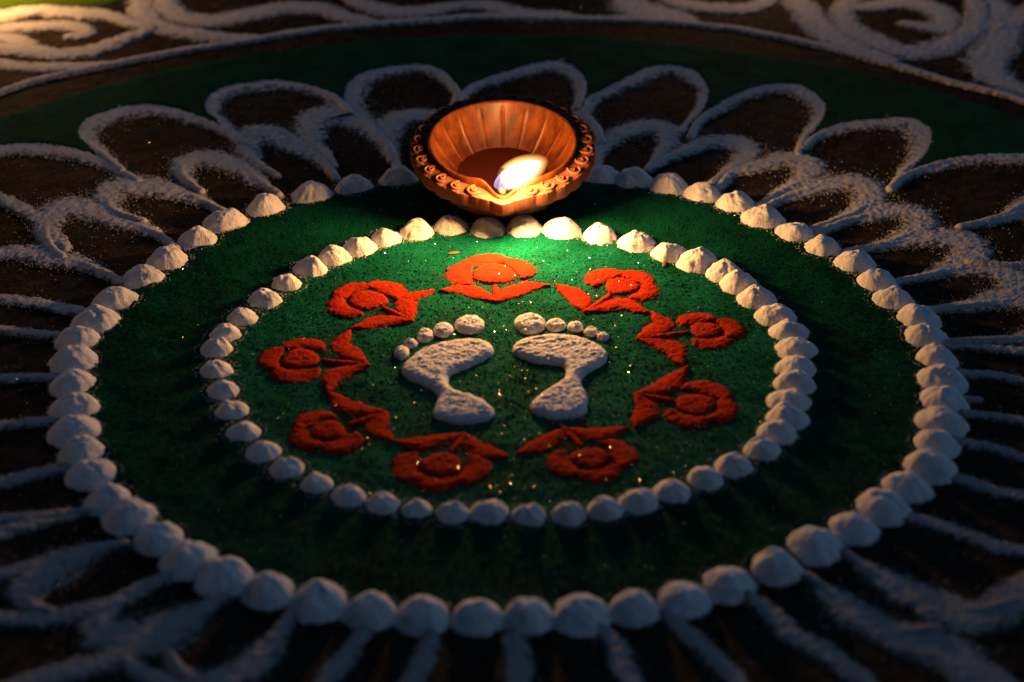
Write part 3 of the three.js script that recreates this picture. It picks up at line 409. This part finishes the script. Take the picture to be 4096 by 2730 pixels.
function makeLamp(label) {
  const lamp = thing('clay_lamp', label, 'oil lamp');
  // inner bowl with ribs and raised lip
  const bowl = add('bowl', sweep(640, (t) => {
    const s = spout(t), out = [];
    const inner = [[0.01, 0.55], [0.8, 0.56], [1.35, 0.72], [1.8, 1.02], [2.18, 1.4], [2.45, 1.75], [2.64, 2.05], [2.78, 2.32], [2.88, 2.55], [2.92, 2.66]];
    inner.forEach(([r, y], k) => {
      const up = smooth(1.0, 1.3, y) * (1 - smooth(2.35, 2.5, y)), low = smooth(0.75, 0.95, y) * (1 - smooth(1.6, 1.8, y));
      const rib = Math.pow(Math.max(0, Math.cos(t * 9)), 40) * up + 0.7 * Math.pow(Math.max(0, Math.cos(t * 9 + Math.PI)), 30) * low, rib2 = Math.pow(Math.max(0, -Math.cos(t * 9)), 40) * up;
      out.push([r - 0.048 * (rib + rib2) + s * 0.66 * smooth(1.5, 2.5, y), y - s * 0.12 * smooth(2, 2.6, y)]);
    });
    const e = s * 0.66, w = 0.012 * N(t * 9, 2), curl = 0.10 * Math.exp(-(((t + 0.3) / 0.14) ** 2));
    out.push([2.95 + e + w, 2.73 - s * 0.2 + curl], [3.02 + e + w, 2.755 - s * 0.2 + curl], [3.08 + e + w, 2.72 - s * 0.2 + curl], [3.11 + e, 2.6 - s * 0.15], [3.11 + e, 2.45 - s * 0.1]);
    return out;
  }), oiledClay, lamp);
  {   // clay soaked dark by the oil low down, in an uneven tide line
    const p = bowl.geometry.attributes.position, c = new Float32Array(p.count * 3);
    for (let i = 0; i < p.count; i++) { const x = p.getX(i) / CM, y = p.getY(i) / CM, z = p.getZ(i) / CM, wet = smooth(1.95, 1.35, y + 0.18 * N(x * 1.3, z * 1.3, 2) + 0.08 * N(x * 5, z * 5, 3)), k = 1 + 0.22 * fbm(x * 1.5, z * 1.5, y); c[i * 3] = k * mix(1, 0.42, wet); c[i * 3 + 1] = k * mix(1, 0.30, wet); c[i * 3 + 2] = k * mix(1, 0.28, wet); }
    bowl.geometry.setAttribute('color', new THREE.BufferAttribute(c, 3));
  }
  // flat rim with fluted band below
  add('rim', sweep(900, (t) => {
    const s = spout(t), q = nose(t), L = lobes(t), rag = 0.02 * N(t * 60, 1) + 0.02 * N(t * 25, 4), r = 3.74 + 0.10 * L + 0.36 * q;
    return [[3.05 + s * 0.62, 2.52 - 0.1 * s], [3.3 + 0.42 * s, 2.51 - 0.06 * s], [r - 0.12, 2.5], [r - 0.04 + rag, 2.515 + rag], [r + rag * 0.6, 2.47], [r - 0.005, 2.2], [r - 0.02, 2.02], [r - 0.05 + rag, 1.93 + rag], [r - 0.16, 1.92], [3.2, 1.86]];
  }), clay, lamp);
  add('body', sweep(180, (t) => [[3.36, 1.98], [3.3, 1.75], [3.1, 1.38], [2.75, 0.92], [2.3, 0.48], [1.85, 0.16], [1.5, 0.03], [1.3, 0], [0.01, 0]]), shaded, lamp);
  // scrolls and beads on the rim
  const hook = [];
  for (let k = 0; k <= 14; k++) { const a = -0.9 + k / 14 * 4.3; const r = 0.225 + (k > 11 ? 0.03 * (k - 11) : 0); hook.push(new THREE.Vector3(r * Math.cos(a), 0, r * Math.sin(a) * 1.05).multiplyScalar(CM)); }
  const scrollGeo = new THREE.TubeGeometry(new THREE.CatmullRomCurve3(hook), 26, 0.062 * CM, 7, false);
  const bead = mergeGeometries([new THREE.TorusGeometry(0.085 * CM, 0.055 * CM, 8, 18).rotateX(Math.PI / 2), new THREE.CylinderGeometry(0.06 * CM, 0.06 * CM, 0.05 * CM, 12)]);
  for (let k = 0; k < 28; k++) {
    const a = (k + 0.5) / 28 * 2 * Math.PI - Math.PI;
    if (Math.abs(a) < 0.24) continue;
    const sc = add('scroll', scrollGeo, clay, lamp); sc.position.set(3.47 * Math.sin(a) * CM, 2.56 * CM, 3.47 * Math.cos(a) * CM); sc.rotation.y = a - Math.PI / 2 + 0.5;
    const b = add('bead', bead, clay, lamp); b.position.set(3.40 * Math.sin(a - 0.012) * CM, 2.56 * CM, 3.40 * Math.cos(a - 0.012) * CM); sc.scale.setScalar(0.92 + 0.16 * rnd()); sc.rotation.y += 0.25 * (rnd() - 0.5); b.scale.setScalar(0.88 + 0.24 * rnd()); b.rotation.set(0.1 * Math.sin(k * 3), 0, 0.1 * Math.cos(k * 5));
  }
  const oilMat = new THREE.MeshPhysicalMaterial({ name: 'lamp oil', color: new THREE.Color().setRGB(0.016, 0.003, 0.0006), roughness: 0.12, specularIntensity: 0.25 });
  const disc = new THREE.CircleGeometry(2.0 * CM, 64).rotateX(-Math.PI / 2); disc.translate(0, 1.16 * CM, 0);
  add('oil', disc, oilMat, lamp);
  const cotton = new THREE.MeshStandardMaterial({ name: 'charred cotton', color: new THREE.Color().setRGB(0.06, 0.045, 0.035), roughness: 1 });
  add('wick', new THREE.TubeGeometry(new THREE.CatmullRomCurve3([[0, 1.25, 0.3], [0.05, 1.5, 1.7], [0, 2.2, 2.9], [-0.08, 2.6, 3.38], [-0.1, 2.95, 3.5], [0.12, 3.2, 3.68]].map((q) => new THREE.Vector3(...q).multiplyScalar(CM))), 40, 0.105 * CM, 9, false), cotton, lamp);
  // flame blown to the right
  const glow = (r, g, b, k, o = 1) => new THREE.MeshStandardMaterial({ name: 'flame', color: 0x000000, emissive: new THREE.Color().setRGB(r, g, b), emissiveIntensity: k, roughness: 1, transparent: o < 1, opacity: o });
  const tear = (len, rad, from, to) => {
    const pr = []; for (let k = 0; k <= 30; k++) { const u = mix(from, to, k / 30); pr.push(new THREE.Vector2(Math.max(0.001, rad * Math.pow(Math.sin(Math.PI * Math.pow(u, 0.92)), 0.62)) * CM, u * len * CM)); }
    return new THREE.LatheGeometry(pr, 32);
  };
  const aim = new THREE.Quaternion().setFromUnitVectors(new THREE.Vector3(0, 1, 0), new THREE.Vector3(2.0, 1.85, 1.0).normalize()), foot = new THREE.Vector3(-0.28, 2.88, 3.45).multiplyScalar(CM);
  const flame = add('flame', tear(2.6, 0.42, 0.27, 1), glow(1, 0.86, 0.60, 6), lamp);
  for (let k = 0; k < 7; k++) { const m = add('flame_mantle', tear(2.6 + 0.075 * k, 0.435 + 0.035 * k, 0.3 - 0.01 * k, 1), glow(1, 0.50 - 0.03 * k, 0.13 - 0.01 * k, 1.8, 0.11 - 0.0145 * k), flame); m.position.y = -0.012 * k * CM; }
  const blue = add('flame_base', tear(2.55, 0.42, 0.0, 0.42), glow(0.20, 0.34, 1.0, 1.1, 0.42), flame);
  flame.quaternion.copy(aim); flame.position.copy(foot); blue.position.y = -0.03 * CM;
  const light = new THREE.PointLight(FLAME_COLOR, FLAME_CANDELA); light.name = 'flame_light'; light.castShadow = true; light.shadow.radius = 0.4;
  light.position.copy(new THREE.Vector3(0, 1.05 * CM, 0).applyQuaternion(aim).add(foot));
  lamp.add(light);
  return lamp;
}
const lamp = makeLamp('lit terracotta oil lamp with scroll rim standing on the green band');
lamp.position.set(-0.25 * CM, 0.1 * CM, -13.42 * CM); lamp.rotation.x = THREE.MathUtils.degToRad(9.5); lamp.scale.y = 1.05;
// neighbours of the same row of lamps, just outside the picture
const places = [[-28.8, -40.2, 0.2, 0.045, 'lit terracotta oil lamp beyond the top left spiral'], [9, -46.5, 1.2, 0.03, 'lit terracotta oil lamp far behind the big one'], [-44, 4, 2.2, 0.012, 'lit terracotta oil lamp off to the left']];
for (const [x, z, turn, power, label] of places) {
  const c = lamp.clone(); c.name = numbered('clay_lamp'); c.position.set(x * CM, 0, z * CM); c.rotation.set(0, turn, 0); c.scale.y = 1; c.userData = { label, category: 'oil lamp' };
  c.traverse((o) => { if (o.isLight) o.intensity = power; });
  scene.add(c);
}

// ---------------------------------------------------------------- scraps, grains, glitter
const scrapMat = new THREE.MeshStandardMaterial({ name: 'dry husk', color: new THREE.Color().setRGB(0.16, 0.06, 0.015), roughness: 0.9, side: THREE.DoubleSide });
for (const [x, z, len, turn, label] of SCRAPS) {
  const g = new THREE.SphereGeometry(0.5, 10, 7); g.scale(len, 0.09, len * 0.36);
  const p = g.attributes.position; for (let i = 0; i < p.count; i++) p.setY(i, p.getY(i) + 0.10 * p.getX(i) ** 2 * 2);
  g.computeVertexNormals(); g.scale(CM, CM, CM);
  const m = add('husk_scrap', g, scrapMat); m.position.set(x * CM, 0.17 * CM, z * CM); m.rotation.y = turn; tag(m, label, 'scrap');
}
function scatter(name, label, geo, mat, list, category) {
  const im = new THREE.InstancedMesh(geo, mat, list.length), m = new THREE.Matrix4(), q = new THREE.Quaternion(), e = new THREE.Euler(), c = new THREE.Color();
  list.forEach(([x, y, z, s, tilt, col], i) => {
    const az = rnd() * 6.283, ti = tilt * Math.sqrt(-2 * Math.log(rnd() + 1e-6)); e.set(ti * Math.cos(az), rnd() * 6.283, ti * Math.sin(az), 'XYZ'); q.setFromEuler(e);
    m.compose(new THREE.Vector3(x * CM, y * CM, z * CM), q, new THREE.Vector3(s, s * (0.7 + 0.5 * rnd()), s)); im.setMatrixAt(i, m);
    if (col) im.setColorAt(i, c.setRGB(...col));
  });
  im.name = numbered(name); im.castShadow = im.receiveShadow = true; scene.add(im);
  return tag(im, label, category, null, 'stuff');
}
const grain = new THREE.IcosahedronGeometry(1 * CM, 0), gauss = () => Math.sqrt(-2 * Math.log(rnd() + 1e-9)) * Math.cos(6.283 * rnd());
{
  const list = [], w = () => { const k = 0.32 + 0.2 * rnd(); return [k, k * 0.98, k * 0.94]; };
  STROKES.forEach(([kind, , w0, w1, , flat]) => {
    const pts = curve(flat, 0.2);
    pts.forEach((p, i) => {
      const t = i / (pts.length - 1), s = Math.sin(Math.PI * t), ww = mix(w0, w1 * (kind === 'BIG' || kind === 'SMALL' ? 2.0 : 1.3), s * s);
      for (let k = 0; k < 14 + 60 * ww; k++) { const a = rnd() * 6.283, d = ww * (0.75 + Math.abs(gauss()) * (rnd() < 0.15 ? 0.9 : 0.32)); list.push([p.x + d * Math.cos(a), 0.02, p.z + d * Math.sin(a), 0.010 + 0.022 * rnd() ** 3, 1, w()]); }
    });
  });
  for (const [flat, R] of [[INNER, 0.73], [OUTER, 0.89]]) for (let i = 0; i < flat.length; i += 2) for (let k = 0; k < 110; k++) {
    const a = rnd() * 6.283, d = R * (0.98 + Math.abs(gauss()) * 0.10), x = flat[i] + d * Math.cos(a), z = flat[i + 1] + d * Math.sin(a);
    list.push([x, Math.hypot(x, z) < 15.7 ? greenTop(x, z) + 0.03 : 0.03, z, 0.012 + 0.022 * rnd() ** 2, 1, w()]);
  }
  scatter('white_powder_grains', 'loose white powder grains strewn along the white lines and mounds', grain, new THREE.MeshPhysicalMaterial({ name: 'white grains', roughness: 1, specularIntensity: 0.1 }), list, 'powder grains');
}
{
  const list = [];
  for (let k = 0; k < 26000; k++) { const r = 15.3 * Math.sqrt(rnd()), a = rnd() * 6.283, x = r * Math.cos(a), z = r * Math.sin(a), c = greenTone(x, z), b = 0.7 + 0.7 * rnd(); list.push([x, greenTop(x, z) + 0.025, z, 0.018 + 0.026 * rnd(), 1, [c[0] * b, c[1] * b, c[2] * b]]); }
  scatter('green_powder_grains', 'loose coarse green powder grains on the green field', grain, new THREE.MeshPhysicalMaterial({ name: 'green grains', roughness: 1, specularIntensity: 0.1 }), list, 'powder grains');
}
{
  const list = [];
  FLOWERS.forEach(([, p]) => {
    const [tx, tz, bx, bz] = p;
    for (const [x, z, q, n] of [[bx, bz, 0.75, 420], [p[4], p[5], 0.4, 160], [p[6], p[7], 0.4, 160], [p[8], p[9], 0.4, 160], [p[10], p[11], 0.38, 170], [p[14], p[15], 0.38, 170], [(tx + bx) / 2, (tz + bz) / 2, 0.4, 120]])
      for (let k = 0; k < n; k++) { const gx = x + gauss() * q * 0.75, gz = z + gauss() * q * 0.75, b = 0.6 + 0.7 * rnd(); list.push([gx, greenTop(gx, gz) + 0.02, gz, 0.010 + 0.02 * rnd() ** 2, 1, [0.36 * b, 0.022 * b, 0.005 * b]]); }
  });
  scatter('red_powder_grains', 'loose red powder grains spilled round the red flowers', grain, new THREE.MeshPhysicalMaterial({ name: 'red grains', roughness: 1, specularIntensity: 0.1 }), list, 'powder grains');
}
{
  const list = [], put = (x, z, y) => list.push([x, y, z, 0.010 + 0.012 * rnd(), 0.42, rnd() < 0.3 ? [0.75, 0.85, 1] : [1, 0.85, 0.6]]);
  for (let k = 0; k < 2000; k++) { const r = 10.2 * Math.sqrt(rnd()), a = rnd() * 6.283, x = r * Math.cos(a), z = r * Math.sin(a); put(x, z, greenTop(x, z) + 0.06); }
  for (let k = 0; k < 420; k++) { const r = Math.sqrt(mix(110, 245, rnd())), a = rnd() * 6.283, x = r * Math.cos(a), z = r * Math.sin(a); put(x, z, greenTop(x, z) + 0.06); }
  for (let k = 0; k < 1800; k++) { const r = Math.sqrt(mix(250, 1300, rnd())), a = rnd() * 6.283; put(r * Math.cos(a), r * Math.sin(a), 0.09); }
  FLOWERS.forEach(([, p]) => { for (let k = 0; k < 22; k++) { const x = p[2] + gauss() * 0.9, z = p[3] + gauss() * 0.9; put(x, z, 0.34); } });
  for (let k = 0; k < 60; k++) put((rnd() < 0.5 ? -2 : 2) + gauss() * 1.1, 1 + gauss() * 2.2, 0.5);
  scatter('glitter_flakes', 'tiny glitter flakes sparkling on the powder in the lamp light', new THREE.CylinderGeometry(1 * CM, 1 * CM, 0.25 * CM, 6), new THREE.MeshStandardMaterial({ name: 'glitter', metalness: 1, roughness: 0.3 }), list, 'glitter');
}
renderer.render(scene, camera);
